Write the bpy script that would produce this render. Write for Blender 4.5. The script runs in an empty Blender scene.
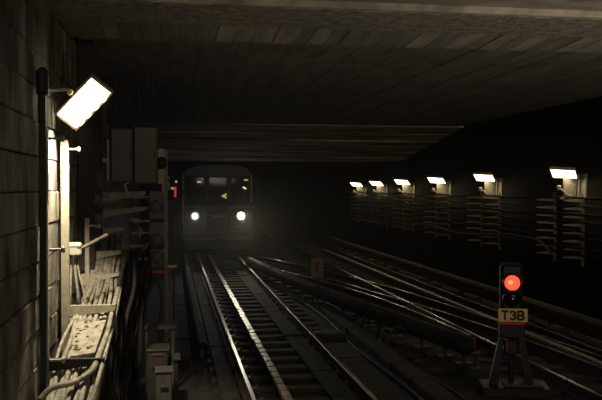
import bpy, bmesh, math, random
from mathutils import Vector, Matrix

# ------------------------------------------------------------------ camera, world, lights, exposure
scene = bpy.context.scene
COL = scene.collection
random.seed(7)
F = 800.0
YAW = math.atan(129.5 / 800.0)
PITCH = math.atan(13.0 / 800.0)
CAM = Vector((0, 0, 2.71))
cam_data = bpy.data.cameras.new('camera')
cam_data.sensor_width = 36.0
cam_data.lens = 36.0 * F / 602.0
cam_data.clip_start = 0.05
cam_data.clip_end = 300
cam = bpy.data.objects.new('camera', cam_data)
COL.objects.link(cam)
cam.location = CAM
cam.rotation_euler = (math.pi / 2 - PITCH, 0, -YAW)
scene.camera = cam
CAM_R = cam.rotation_euler.to_matrix()

world = bpy.data.worlds.new('world')
scene.world = world
world.use_nodes = True
bg = world.node_tree.nodes['Background']
bg.inputs[0].default_value = (1.0, 0.85, 0.65, 1)
bg.inputs[1].default_value = 0.004

scene.view_settings.view_transform = 'Standard'
scene.view_settings.look = 'None'
scene.view_settings.exposure = 0.0
scene.view_settings.gamma = 1.0
scene.view_settings.use_curve_mapping = False


def area_light(name, loc, direction, sx, sy, power, color, spread=math.pi):
    d = bpy.data.lights.new(name, 'AREA')
    d.shape = 'RECTANGLE'; d.size = sx; d.size_y = sy
    d.energy = power; d.color = color; d.spread = spread
    o = bpy.data.objects.new(name, d)
    COL.objects.link(o)
    o.location = loc
    o.rotation_euler = Vector(direction).to_track_quat('-Z', 'Y').to_euler()
    return o


def spot_light(name, loc, direction, power, color, angle, blend=0.6, r=0.06):
    d = bpy.data.lights.new(name, 'SPOT')
    d.energy = power; d.color = color; d.spot_size = angle; d.spot_blend = blend
    d.shadow_soft_size = r
    o = bpy.data.objects.new(name, d)
    COL.objects.link(o)
    o.location = loc
    o.rotation_euler = Vector(direction).to_track_quat('-Z', 'Y').to_euler()
    return o


# lamps over the station platform, well behind the photographer
area_light('platform_lamp_light', (3.6, -6.0, 3.3), (0.0, 1, 0.02), 3.0, 0.5, 150, (1.0, 0.87, 0.68))
# added fill light, unseen behind the camera, brightens the near ceiling
area_light('ceiling_fill_light', (5.2, -.6, 1.0), (0.08, .66, .75), 1.6, 0.3, 300, (1.0, 0.88, 0.7), math.radians(94))


# ------------------------------------------------------------------ helpers
def at(px, py, Y):
    """world point seen at a pixel of the 602 x 400 frame, at world depth Y"""
    d = CAM_R @ Vector(((px - 301) / F, (200 - py) / F, -1))
    return CAM + d * (Y / d.y)


def on(px, py, z):
    d = CAM_R @ Vector(((px - 301) / F, (200 - py) / F, -1))
    return CAM + d * ((z - CAM.z) / d.z)


def atx(px, py, X):
    d = CAM_R @ Vector(((px - 301) / F, (200 - py) / F, -1))
    return CAM + d * (X / d.x)


MATS = {}


def mat(name, c1, c2=None, rough=0.8, metal=0.0, scale=6.0, bump=0.0, emit=None, strength=0.0,
        detail=6.0, stretch=(1, 1, 1), lo=0.35, hi=0.65, bscale=None, spec=0.5):
    m = bpy.data.materials.new(name)
    m.use_nodes = True
    nt = m.node_tree
    b = nt.nodes['Principled BSDF']
    b.inputs['Roughness'].default_value = rough
    b.inputs['Metallic'].default_value = metal
    b.inputs['Specular IOR Level'].default_value = spec
    b.inputs['Base Color'].default_value = (*c1, 1)
    if c2 is not None or bump:
        tc = nt.nodes.new('ShaderNodeTexCoord')
        geo = nt.nodes.new('ShaderNodeNewGeometry')
        mp = nt.nodes.new('ShaderNodeMapping')
        mp.inputs['Scale'].default_value = stretch
        nt.links.new(geo.outputs['Position'], mp.inputs['Vector'])
        nz = nt.nodes.new('ShaderNodeTexNoise')
        nz.inputs['Scale'].default_value = scale
        nz.inputs['Detail'].default_value = detail
        nz.inputs['Roughness'].default_value = 0.62
        nt.links.new(mp.outputs[0], nz.inputs['Vector'])
    if c2 is not None:
        r = nt.nodes.new('ShaderNodeValToRGB')
        r.color_ramp.elements[0].color = (*c1, 1); r.color_ramp.elements[0].position = lo
        r.color_ramp.elements[1].color = (*c2, 1); r.color_ramp.elements[1].position = hi
        nt.links.new(nz.outputs['Fac'], r.inputs[0])
        nt.links.new(r.outputs[0], b.inputs['Base Color'])
    if bump:
        src = nz
        if bscale:
            src = nt.nodes.new('ShaderNodeTexNoise')
            src.inputs['Scale'].default_value = bscale
            src.inputs['Detail'].default_value = 8
            nt.links.new(mp.outputs[0], src.inputs['Vector'])
        bp = nt.nodes.new('ShaderNodeBump')
        bp.inputs['Strength'].default_value = bump
        bp.inputs['Distance'].default_value = 0.03
        nt.links.new(src.outputs['Fac'], bp.inputs['Height'])
        nt.links.new(bp.outputs[0], b.inputs['Normal'])
    if emit:
        b.inputs['Emission Color'].default_value = (*emit, 1)
        b.inputs['Emission Strength'].default_value = strength
    MATS[name] = m
    return m


class MB:
    def __init__(self):
        self.v = []; self.f = []; self.smooth = []

    def add(self, vs, fs, smooth=False):
        o = len(self.v)
        self.v += [tuple(p) for p in vs]
        self.f += [tuple(i + o for i in q) for q in fs]
        self.smooth += [smooth] * len(fs)
        return self

    def box(self, c, s, rot=None, bev=0.0):
        bm = bmesh.new()
        bmesh.ops.create_cube(bm, size=1.0)
        bmesh.ops.scale(bm, vec=s, verts=bm.verts)
        if bev:
            bmesh.ops.bevel(bm, geom=list(bm.edges), offset=bev, segments=1, affect='EDGES', profile=0.5)
        if rot is not None:
            bmesh.ops.transform(bm, matrix=rot.to_4x4(), verts=bm.verts)
        bmesh.ops.translate(bm, vec=c, verts=bm.verts)
        bm.verts.index_update()
        self.add([v.co[:] for v in bm.verts], [[v.index for v in f.verts] for f in bm.faces])
        bm.free()
        return self

    def box2(self, a, b, bev=0.0):
        a = Vector(a); b = Vector(b)
        return self.box((a + b) / 2, [abs(q) for q in (b - a)], None, bev)

    def tube(self, pts, r, n=8, cap=True, ribs=None):
        pts = [Vector(p) for p in pts]
        vs = []; fs = []
        up = Vector((0, 0, 1))
        prev = None
        for i, p in enumerate(pts):
            t = (pts[min(i + 1, len(pts) - 1)] - pts[max(i - 1, 0)]).normalized()
            if prev is None:
                ref = up if abs(t.z) < 0.9 else Vector((1, 0, 0))
                a = t.cross(ref).normalized()
            else:
                a = (prev - t * prev.dot(t)).normalized()
            prev = a
            b = t.cross(a)
            rr = r[i] if isinstance(r, (list, tuple)) else r
            for k in range(n):
                w = 2 * math.pi * k / n
                vs.append(p + (a * math.cos(w) + b * math.sin(w)) * rr)
        for i in range(len(pts) - 1):
            for k in range(n):
                k2 = (k + 1) % n
                fs.append((i * n + k, i * n + k2, (i + 1) * n + k2, (i + 1) * n + k))
        self.add(vs, fs, True)
        if cap:
            self.add(vs[:n], [tuple(range(n))[::-1]])
            self.add(vs[-n:], [tuple(range(n))])
        return self

    def lathe(self, prof, c, axis=(0, 0, 1), n=24, smooth=True):
        ax = Vector(axis).normalized()
        ref = Vector((0, 0, 1)) if abs(ax.z) < 0.9 else Vector((1, 0, 0))
        a = ax.cross(ref).normalized(); b = ax.cross(a)
        c = Vector(c); vs = []; fs = []
        for (r, h) in prof:
            for k in range(n):
                w = 2 * math.pi * k / n
                vs.append(c + ax * h + (a * math.cos(w) + b * math.sin(w)) * max(r, 1e-4))
        for i in range(len(prof) - 1):
            for k in range(n):
                k2 = (k + 1) % n
                fs.append((i * n + k, i * n + k2, (i + 1) * n + k2, (i + 1) * n + k))
        fs.append(tuple(range(n))[::-1])
        fs.append(tuple((len(prof) - 1) * n + k for k in range(n)))
        return self.add(vs, fs, smooth)

    def sweep(self, prof, pts, smooth=False):
        """closed profile (u to the right, v up) drawn along a path on the ground"""
        pts = [Vector(p) for p in pts]
        n = len(prof); vs = []; fs = []
        for i, p in enumerate(pts):
            t = pts[min(i + 1, len(pts) - 1)] - pts[max(i - 1, 0)]
            t.z = 0; t.normalize()
            side = Vector((t.y, -t.x, 0))
            for (u, v) in prof:
                vs.append(p + side * u + Vector((0, 0, v)))
        for i in range(len(pts) - 1):
            for k in range(n):
                k2 = (k + 1) % n
                fs.append((i * n + k, i * n + k2, (i + 1) * n + k2, (i + 1) * n + k))
        fs.append(tuple(range(n))); fs.append(tuple((len(pts) - 1) * n + k for k in range(n))[::-1])
        return self.add(vs, fs, smooth)

    def prism(self, poly, d, origin=(0, 0, 0), ux=(1, 0, 0), uy=(0, 0, 1)):
        """polygon in the ux/uy plane pushed by vector d"""
        o = Vector(origin); ux = Vector(ux); uy = Vector(uy); d = Vector(d)
        n = len(poly)
        a = [o + ux * p[0] + uy * p[1] for p in poly]
        vs = a + [p + d for p in a]
        fs = [tuple(range(n)), tuple(range(n, 2 * n))[::-1]]
        for k in range(n):
            k2 = (k + 1) % n
            fs.append((k, k + n, k2 + n, k2))
        return self.add(vs, fs)

    def mesh(self, name, m):
        me = bpy.data.meshes.new(name)
        me.from_pydata(self.v, [], self.f)
        me.materials.append(MATS[m])
        me.polygons.foreach_set('use_smooth', self.smooth)
        bm = bmesh.new(); bm.from_mesh(me)
        bmesh.ops.recalc_face_normals(bm, faces=bm.faces)
        bm.to_mesh(me); bm.free()
        return me

    def build(self, name, m, parent=None, label=None, loc=None):
        return put(self.mesh(name, m), name, parent, label, loc)


def put(me, name, parent=None, label=None, loc=None, rz=0.0):
    o = bpy.data.objects.new(name, me)
    COL.objects.link(o)
    if parent is not None: o.parent = parent
    if label: o['label'] = label
    if loc is not None: o.location = loc
    if rz: o.rotation_euler = (0, 0, rz)
    return o


def tag(o, label, cat, group=None):
    o['label'] = label; o['category'] = cat
    if group: o['group'] = group
    return o


def struct(o):
    o['kind'] = 'structure'
    return o


def thing(name, label, cat, loc=(0, 0, 0), rz=0.0, group=None):
    o = bpy.data.objects.new(name, None)
    o.empty_display_size = 0.1
    COL.objects.link(o)
    o.location = loc; o.rotation_euler = (0, 0, rz)
    return tag(o, label, cat, group)


def copy_tree(o, parent=None):
    c = o.copy(); COL.objects.link(c)
    if parent is not None: c.parent = parent
    for ch in list(o.children): copy_tree(ch, c)
    return c


def spline(pts, per=8):
    """Catmull-Rom through the points"""
    P = [Vector(p) for p in pts]
    P = [P[0] * 2 - P[1]] + P + [P[-1] * 2 - P[-2]]
    out = []
    for i in range(1, len(P) - 2):
        p0, p1, p2, p3 = P[i - 1], P[i], P[i + 1], P[i + 2]
        for k in range(per):
            t = k / per
            out.append(0.5 * ((2 * p1) + (p2 - p0) * t + (2 * p0 - 5 * p1 + 4 * p2 - p3) * t * t
                              + (3 * p1 - p0 - 3 * p2 + p3) * t ** 3))
    out.append(P[-2])
    return out


# ------------------------------------------------------------------ materials
mat('block', (0.045, 0.04, 0.031), (0.25, 0.225, 0.17), 0.9, lo=.4, hi=.66, scale=2.6, bump=0.9, bscale=22, stretch=(1, 1, .45))
mat('mortar', (0.03, 0.027, 0.022), (0.06, 0.053, 0.044), 0.95, scale=9)
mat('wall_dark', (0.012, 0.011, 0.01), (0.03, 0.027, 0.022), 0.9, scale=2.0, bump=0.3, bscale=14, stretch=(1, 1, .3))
mat('wall_black', (0.004, 0.0036, 0.003), (0.011, 0.01, 0.0085), 0.95, scale=2.0, bump=0.3, bscale=14, stretch=(1, 1, .3), spec=.15)  # near-black colour keeps the unlit look of the right wall between its lamps
mat('concrete', (0.055, 0.05, 0.042), (0.14, 0.125, 0.1), 0.9, scale=2.2, bump=0.6, bscale=26)
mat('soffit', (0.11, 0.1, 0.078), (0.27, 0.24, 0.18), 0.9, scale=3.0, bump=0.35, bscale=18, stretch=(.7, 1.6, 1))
mat('soffit_far', (0.1, 0.085, 0.062), (0.5, 0.43, 0.31), 0.85, scale=1.4, bump=0.2, bscale=9, stretch=(.25, 3.2, 3.2), lo=.42, hi=.62)  # formwork streaks, with the lit bands put into their pale colour
mat('soffit_rough', (0.06, 0.054, 0.044), (0.26, 0.235, 0.185), 0.95, scale=9.0, bump=1.0, bscale=40, lo=.3, hi=.75)
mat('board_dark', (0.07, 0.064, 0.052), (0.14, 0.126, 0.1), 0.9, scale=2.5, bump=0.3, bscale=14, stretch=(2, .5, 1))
mat('board_mid', (0.085, 0.077, 0.061), (0.165, 0.15, 0.118), 0.9, scale=2.5, bump=0.3, bscale=14, stretch=(2, .5, 1))
mat('board_light', (0.14, 0.125, 0.095), (0.25, 0.22, 0.17), 0.9, scale=2.5, bump=0.3, bscale=14, stretch=(2, .5, 1))
mat('ground', (0.014, 0.013, 0.011), (0.05, 0.045, 0.036), 0.9, scale=2.6, bump=0.6, bscale=20)
mat('slab', (0.02, 0.018, 0.015), (0.055, 0.05, 0.04), 0.85, scale=4, bump=0.4, bscale=24)
mat('sleeper', (0.02, 0.0175, 0.014), (0.05, 0.043, 0.033), 0.85, scale=7, bump=0.4)
mat('rail_steel', (0.5, 0.48, 0.46), (0.4, 0.38, 0.35), 0.24, 0.95, scale=3)
mat('rail_side', (0.05, 0.038, 0.028), (0.09, 0.066, 0.046), 0.75, 0.2, scale=9)
mat('worn_wood', (0.26, 0.2, 0.125), (0.46, 0.37, 0.23), 0.36, scale=9, bump=0.2, stretch=(3, .8, 1))
mat('clip_iron', (0.06, 0.05, 0.038), (0.13, 0.11, 0.08), 0.6, 0.4, scale=12)
mat('cover_grey', (0.045, 0.04, 0.033), (0.085, 0.076, 0.062), 0.95, scale=6)
mat('rubber', (0.008, 0.0075, 0.007), None, 0.9, spec=.2)
mat('arm_steel', (0.5, 0.43, 0.28), (0.36, 0.3, 0.19), 0.6, scale=14)
mat('rubber_dusty', (0.03, 0.028, 0.025), (0.07, 0.064, 0.052), 0.7, scale=9)
mat('black_paint', (0.012, 0.012, 0.012), None, 0.6)
mat('black_steel', (0.011, 0.0105, 0.01), (0.022, 0.021, 0.019), 0.5, 0.3, scale=9)
mat('grey_steel', (0.24, 0.215, 0.16), (0.34, 0.3, 0.22), 0.6, 0.1, scale=12)
mat('bracket_steel', (0.2, 0.18, 0.135), (0.33, 0.3, 0.225), 0.65, 0.1, scale=14)
mat('cabinet_paint', (0.125, 0.12, 0.105), (0.155, 0.15, 0.132), 0.55, scale=3)
mat('dusty_cable', (0.13, 0.117, 0.09), (0.3, 0.272, 0.205), 0.85, scale=16, bump=0.2)
mat('dusty_board', (0.17, 0.155, 0.12), (0.34, 0.31, 0.235), 0.9, scale=14, bump=0.4)
mat('debris', (0.03, 0.027, 0.02), (0.2, 0.17, 0.12), 0.9, scale=20)
mat('dark_cable', (0.009, 0.008, 0.0075), (0.018, 0.0165, 0.014), 0.9, scale=12, spec=.2)
mat('pale_cable', (0.5, 0.43, 0.28), None, 0.6)
mat('pale_box', (0.33, 0.31, 0.26), (0.42, 0.39, 0.33), 0.6, scale=10)
mat('stone_grey', (0.04, 0.036, 0.03), (0.065, 0.059, 0.049), 0.8, scale=8)
mat('brown_box', (0.02, 0.017, 0.013), (0.035, 0.03, 0.022), 0.6, scale=8)
mat('red_paint', (0.7, 0.035, 0.015), None, 0.5)
mat('faded_red', (0.28, 0.035, 0.02), None, 0.6)
mat('brown_red', (0.12, 0.035, 0.025), None, 0.7)
mat('white_paint', (0.75, 0.72, 0.65), None, 0.5)
mat('sign_yellow', (0.95, 0.76, 0.3), (0.85, 0.65, 0.24), 0.5, scale=16)
mat('sign_cream', (0.3, 0.25, 0.16), (0.22, 0.18, 0.11), 0.6, scale=14)
mat('letter_black', (0.02, 0.02, 0.018), None, 0.6)
mat('flood_lens', (1, 1, 1), None, 0.4, emit=(1.0, 0.93, 0.72), strength=5)
mat('flood_frame', (0.35, 0.28, 0.16), None, 0.5, 0.5)
mat('lamp_lens', (1, 1, 1), None, 0.4, emit=(1.0, 0.87, 0.55), strength=7)
mat('lamp_hood', (0.5, 0.4, 0.22), (0.35, 0.27, 0.14), 0.6, scale=20)
mat('red_lens', (0.9, 0.1, 0.05), None, 0.3, emit=(1.0, 0.085, 0.035), strength=1.5)
mat('red_lens_core', (0.9, 0.3, 0.2), None, 0.3, emit=(1.0, 0.27, 0.13), strength=1.5)
mat('dark_lens', (0.01, 0.01, 0.012), None, 0.08)
mat('head_lens', (1, 1, 1), None, 0.3, emit=(1.0, 0.95, 0.8), strength=30)
mat('head_lens_blue', (1, 1, 1), None, 0.3, emit=(0.92, 0.93, 1.0), strength=8)
mat('reflector', (0.6, 0.58, 0.52), None, 0.25, 0.9)
mat('train_body', (0.01, 0.011, 0.016), (0.015, 0.017, 0.024), 0.4, scale=2)
mat('train_trim', (0.1, 0.1, 0.1), None, 0.4, 0.5)
mat('train_roof', (0.03, 0.05, 0.05), None, 0.7)
mat('chrome', (0.85, 0.75, 0.5), None, 0.25, 0.9)
mat('emblem_metal', (0.95, 0.9, 0.75), None, 0.5, 0.0)
mat('brass_rail', (0.95, 0.72, 0.3), None, 0.4, 0.0)
mat('cab_lamp', (1, .8, .4), None, 0.4, emit=(1.0, 0.72, 0.3), strength=0.55)
mat('cab_lamp_bright', (1, .9, .6), None, 0.4, emit=(1.0, 0.85, 0.5), strength=1.2)
mat('small_red', (1, .1, .05), None, 0.4, emit=(1.0, 0.1, 0.05), strength=0.4)
mat('small_yellow', (1, .7, .2), None, 0.4, emit=(1.0, 0.7, 0.25), strength=0.5)
mat('small_green', (.5, .9, .5), None, 0.4, emit=(0.55, 0.85, 0.4), strength=0.35)
mat('seat_dark', (0.03, 0.03, 0.03), None, 0.7)
g = mat('train_glass', (0.02, 0.022, 0.025), None, 0.05)
gb = g.node_tree.nodes['Principled BSDF']
gb.inputs['Transmission Weight'].default_value = 1.0
gb.inputs['Base Color'].default_value = (0.75, 0.78, 0.8, 1)
gb.inputs['IOR'].default_value = 1.1

WX0, WX1 = -1.1, 8.3      # inner faces of the side walls
RAIL = 0.18               # rail top over the ground

# ------------------------------------------------------------------ floor, walls, ceiling
fl = struct(MB().box2((WX0 - .3, -9, -0.3), (WX1 + .3, 75, 0)).build('floor', 'ground'))
wl = struct(MB().box2((WX0 - .45, -9, 0), (WX0 - .06, 75, 5.2)).build('wall_left', 'mortar'))
wr = struct(MB().box2((WX1, -9, 0), (WX1 + .3, 75, 5.2)).build('wall_right', 'wall_black'))
struct(MB().box2((WX0 - .4, 75, 0), (WX1 + .3, 75.3, 5.2)).build('wall_back', 'wall_dark'))
struct(MB().box2((WX0 - .4, -9.3, 0), (WX1 + .3, -9, 5.2)).build('wall_front', 'wall_dark'))

# concrete blocks of the left wall, each with its own depth and joints
bh, bl = 0.29, 0.66
row = 0
z = 0.35
block_meshes = []
for k in range(6):
    bm_ = MB().box((0, 0, 0), (0.13, bl - 0.009, bh - 0.008), None, 0.004 + 0.003 * (k % 3))
    block_meshes.append(bm_.mesh('block', 'block'))
while z < 4.35:
    y = 4.4 + (bl / 2 if row % 2 else 0)
    while y < 14.2:
        b = put(random.choice(block_meshes), 'block', wl)
        b.location = (WX0 - 0.065 + random.uniform(-.012, .014), y + bl / 2, z + bh / 2)
        b.rotation_euler = (0, 0, random.uniform(-.012, .012))
        y += bl
    z += bh; row += 1
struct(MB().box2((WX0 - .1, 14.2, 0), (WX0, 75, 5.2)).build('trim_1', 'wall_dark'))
# dark block added where the left wall past the lamp lies in shade
struct(MB().box2((WX0, 9.75, 1.7), (WX0 + .2, 10.9, 5.1), .02).build('trim_2', 'wall_dark'))

# ceiling: station soffit, haunch, board-marked slab, sloping beam in front of the train
zc = CAM.z
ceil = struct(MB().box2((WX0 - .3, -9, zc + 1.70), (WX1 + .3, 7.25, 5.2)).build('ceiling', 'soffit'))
MB().box2((WX0 - .05, 7.25, zc + 1.63), (WX1, 8.15, 5.1), 0.01).build('edge_beam', 'soffit_rough', ceil)
MB().box2((WX0 - .05, 7.2, zc + 1.635), (WX1, 7.25, 5.1), 0.004).build('edge_lip', 'soffit', ceil)
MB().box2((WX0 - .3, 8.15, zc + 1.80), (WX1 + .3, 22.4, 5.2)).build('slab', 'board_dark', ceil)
MB().prism([(8.15, 1.66), (8.95, 1.62), (8.95, 1.9), (8.15, 1.9)], (WX1 - WX0, 0, 0), (WX0, 0, zc), (0, 1, 0)).build('haunch', 'mortar', ceil)
# boards of the haunch
x = WX0 + .02
i = 0
hm = {}
for m_ in ('board_dark', 'board_mid', 'board_light'):
    hm[m_] = [MB().prism([(0, 1.648), (0.78, 1.612), (0.78, 1.63), (0, 1.666)], (w, 0, 0), (0, 8.16, zc), (0, 1, 0)).mesh('board_mark', m_) for w in (.15, .19, .23)]
while x < WX1 - .25:
    wi = random.randrange(3); w = (.15, .19, .23)[wi]
    ms = hm[random.choice(['board_dark', 'board_mid', 'board_mid', 'board_light', 'board_light'])]
    o = put(ms[wi], 'board_mark', ceil, None, (x, 0, random.uniform(-.006, .006)))
    x += w + .006
# long board marks of the slab
lm = {}
for m_ in ('board_dark', 'board_mid'):
    lm[m_] = [MB().box((w / 2, 0, 0), (w, 13.0, .04), None, .0015).mesh('board_mark', m_) for w in (.16, .21, .26)]
x = WX0 + .02
while x < WX1 - .28:
    wi = random.randrange(3); w = (.16, .21, .26)[wi]
    ms = lm[random.choice(['board_dark', 'board_dark', 'board_mid'])]
    put(ms[wi], 'board_mark', ceil, None, (x, 15.5, zc + 1.755 + random.uniform(-.003, .004)))
    x += w + .002
# sloping beam; cross ledges shaped to catch light as bright streaks
y0, h0, y1, h1 = 22.0, 1.72, 28.6, 0.93
nst = 6
LEDGE = [.05, .12, .4, .1, .15, .45]
for k in range(nst):
    a = k / nst; b = (k + 1) / nst
    ya, yb = y0 + (y1 - y0) * a, y0 + (y1 - y0) * b
    ha, hb = h0 + (h1 - h0) * a, h0 + (h1 - h0) * b
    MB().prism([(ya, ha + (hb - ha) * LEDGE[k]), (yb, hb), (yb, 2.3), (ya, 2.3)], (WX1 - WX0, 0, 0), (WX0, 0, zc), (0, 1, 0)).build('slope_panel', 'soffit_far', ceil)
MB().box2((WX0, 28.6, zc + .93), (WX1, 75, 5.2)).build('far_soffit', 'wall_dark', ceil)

# ------------------------------------------------------------------ tracks
RAILP = [(-.036, 0), (.036, 0), (.036, -.03), (.012, -.045), (.012, -.13), (.07, -.15), (.07, -.165),
         (-.07, -.165), (-.07, -.15), (-.012, -.13), (-.012, -.045), (-.036, -.03)]
RAILHEAD = [(-.03, -.004), (-.022, .0025), (.022, .0025), (.03, -.004)]


def rail(path, parent, per_label=None):
    r = MB().sweep([(u, v - .003) for u, v in RAILP], path).build('rail', 'rail_side', parent)
    MB().sweep(RAILHEAD, path).build('rail_head', 'rail_steel', r, 'polished running surface')
    return r


def straight(X, ya, yb, z=RAIL, n=2):
    return [(X, ya + (yb - ya) * k / (n - 1), z) for k in range(n)]


sl_mesh = MB().box((0, 0, -.03), (2.3, .24, .09), None, .012).mesh('sleeper', 'sleeper')
clip_mesh = MB().box((0, 0, .03), (.16, .13, .03), None, .008).box((-.055, 0, .055), (.03, .07, .04), None, .006).box((.055, 0, .055), (.03, .07, .04), None, .006).mesh('rail_clip', 'clip_iron')


def track(name, label, xc, ya, yb, step=.62):
    t = thing(name, label, 'track', (xc, ya, 0))
    for s in (-1, 1):
        rail([(p[0] - xc, p[1] - ya, p[2]) for p in straight(xc + s * .717, ya, yb)], t)
    k = 0
    y = ya + .3
    while y < yb - .2 and k < 60:
        s = put(sl_mesh, 'sleeper', t, None, (0, y - ya, .02 + random.uniform(-.006, .006)))
        for sx in (-1, 1):
            put(clip_mesh, 'rail_clip', s, None, (sx * .717 + (.09 if sx < 0 else -.02), 0, -.01))
        y += step; k += 1
    return t


track('railway_track', 'straight railway track leading to the train with lit headlights', 1.68, 6.5, 48)
track('railway_track', 'straight railway track nearest to the right wall with its lamps', 5.85, 6.5, 48)

# diverging rails of the crossover between both tracks
cross = thing('crossover_track', 'curved crossover rails joining the two straight tracks', 'track', (4, 18, 0))


def rel(pts, o=(4, 18, 0)):
    return [Vector(p) - Vector(o) for p in pts]


rail(rel(spline([(2.45, 33.5, RAIL - .005), (2.75, 31, RAIL - .005), (4.24, 25.2, RAIL - .005), (5.1, 21.6, RAIL - .005), (5.62, 18.6, RAIL - .005), (6.02, 15, RAIL - .005), (6.4, 10.5, RAIL - .005), (6.5, 7.5, RAIL - .005)], 6)), cross)
rail(rel(spline([(2.2, 29.5, RAIL - .005), (3.25, 24.4, RAIL - .005), (4.02, 21.3, RAIL - .005), (4.6, 18.2, RAIL - .005), (4.9, 15.6, RAIL - .005), (5.04, 13, RAIL - .005)], 6)), cross)
rail(rel(spline([(4.3, 22.0, RAIL - .004), (4.75, 19.2, RAIL - .004), (5.35, 16.0, RAIL - .004), (5.75, 13.0, RAIL - .004), (5.95, 10.6, RAIL - .004), (6.0, 8.5, RAIL - .004)], 6)), cross)
for k in range(16):
    y = 14.6 + k * .95
    xc_ = 5.1 - (y - 14.6) * .155
    o = put(sl_mesh, 'sleeper', cross, None, (xc_ - 4, y - 18, .035), .13)

# worn timber cover boards beside a rail, one short board after another
wood_mesh = [MB().box((0, 0, 0), (.1, .285, .05), None, .006).mesh('board', 'worn_wood'), MB().box((0, 0, 0), (.11, .27, .05), None, .006).mesh('board', 'worn_wood')]


def boardwalk(label, X, ya, yb):
    t = thing('cable_cover', label, 'cable cover', (X, ya, 0))
    MB().box2((-.04, 0, .0), (.04, yb - ya, .135)).build('trough', 'black_steel', t)
    y = ya
    while y < yb:
        put(wood_mesh[random.randrange(2)], 'board', t, None, (random.uniform(-.004, .004), y - ya + .15, .162 + random.uniform(-.003, .004)), random.uniform(-.02, .02))
        y += .33
    return t


boardwalk('worn pale board strip between the rails of the train track', 1.375, 7.2, 30)
boardwalk('worn board strip between the rails beside the right wall', 6.1, 8.5, 32)

# ------------------------------------------------------------------ third rails under covers
CS = .8
COV = [(-.11, 0), (-.13, .14), (-.11, .24), (-.06, .285), (.06, .285), (.11, .24), (.13, .14), (.11, 0), (.085, 0), (.095, .14), (.075, .22), (-.075, .22), (-.095, .14), (-.085, 0)]


def conductor(label, X, ya, yb, zb=.16, step=1.9, mname='cover_grey', end=False):
    t = thing('conductor_rail', label, 'rail', (X, ya, 0))
    MB().box2((-.03, .05, zb - .02), (.03, yb - ya, zb + .12)).build('contact_bar', 'rail_side', t)
    y = ya
    k = 0
    while y < yb - .1:
        e = min(y + step - .02, yb)
        MB().sweep([(u * .72, v * .8) for u, v in COV] if end else COV, [(0, 0, 0), (0, e - y, 0)]).build('cover', 'rubber' if (end and k == 0) else mname, t, None, (0, y - ya, zb))
        s = MB().box((0, 0, .07), (.12, .09, .16), None, .01).box((0, 0, .012), (.3, .2, .03), None, .006)
        s.build('support', 'clip_iron', t, None, (0, (y + e) / 2 - ya, 0))
        y += step; k += 1
    return t


conductor('covered conductor rail with a black end piece left of the train track', .47, 12.55, 30, .05, end=True)
tr = conductor('long covered conductor rail running along the right wall', 7.12, 8.2, 46, .17, 2.4)
for k in range(18):
    MB().box((0, 0, .0), (.24, .5, .2), None, .05).build('insulator_block', 'slab', tr, None, (-.26, 1.2 + k * 1.35, .1))

# ribbed cover following the crossover
path = spline([(4.42, 11.6, .3), (4.12, 13.2, .3), (3.8, 15.1, .3), (3.45, 17.3, .3), (3.1, 20, .3), (2.75, 23, .3), (2.5, 26, .28)], 60)
rt = thing('ribbed_conductor_cover', 'black ribbed conductor rail cover sagging beside the marker with a red arrow', 'rail cover', (4.42, 11.6, 0))
pp = rel(path, (4.42, 11.6, 0))
MB().tube(pp, [.15 if (k // 2) % 2 else .136 for k in range(len(pp))], 14).build('ribbed_cover', 'rubber_dusty', rt)
nose = MB()
d0 = Vector((.93, -.36, .02)).normalized()
nose.tube([pp[0] - d0 * .1, pp[0] + d0 * .04, pp[0] + d0 * .14, pp[0] + d0 * .16], [.12, .12, .11, .08], 14)
nose.build('end_piece', 'stone_grey', rt)
MB().tube([pp[0] + d0 * .12, pp[0] + d0 * .148], [.118, .114], 16).build('stripe', 'red_paint', rt, 'red band on the end of the cover')
for q in (0.05, .6, 1.4, 2.4, 3.6, 5.0, 7.0, 9.5):
    k = min(range(len(pp)), key=lambda j: abs((pp[j] - pp[0]).length - q))
    MB().box((pp[k].x, pp[k].y, .08), (.05, .05, .16)).box((pp[k].x, pp[k].y, .012), (.26, .16, .024)).build('support', 'clip_iron', rt)
tag(MB().tube([(4.46, 11.3, 0), (4.46, 11.3, .22)], .022).box((4.46, 11.3, .23), (.16, .1, .03)).box((4.46, 11.3, .012), (.16, .14, .024)).build('cover_stand', 'clip_iron'), 'small iron stand under the end of the ribbed cover', 'stand')

# cable loops hanging off the ribbed cover
for k, (px, py) in enumerate([(362, 320), (370, 325), (386, 336), (396, 342)]):
    c = on(px, py, .16)
    c = Vector((c.x, c.y, .0))
    pts = spline([c + Vector((.2, .18, .32)), c + Vector((.04, .1, .40)), c + Vector((-.12, 0, .26)), c + Vector((-.16, -.06, .1)), c + Vector((-.06, -.12, .03))], 6)
    tag(MB().tube(pts, .022, 8).build('cable_loop', 'dark_cable' if k != 3 else 'rubber_dusty'),
        ['black cable loop hugging the ribbed cover, farthest from the signal', 'black cable loop on the ribbed cover, second from the farthest',
         'black cable loop on the ribbed cover, third from the farthest', 'greyish cable loop on the ribbed cover, nearest to the signal'][k], 'cable', 'cable loops on the ribbed cover')

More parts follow.
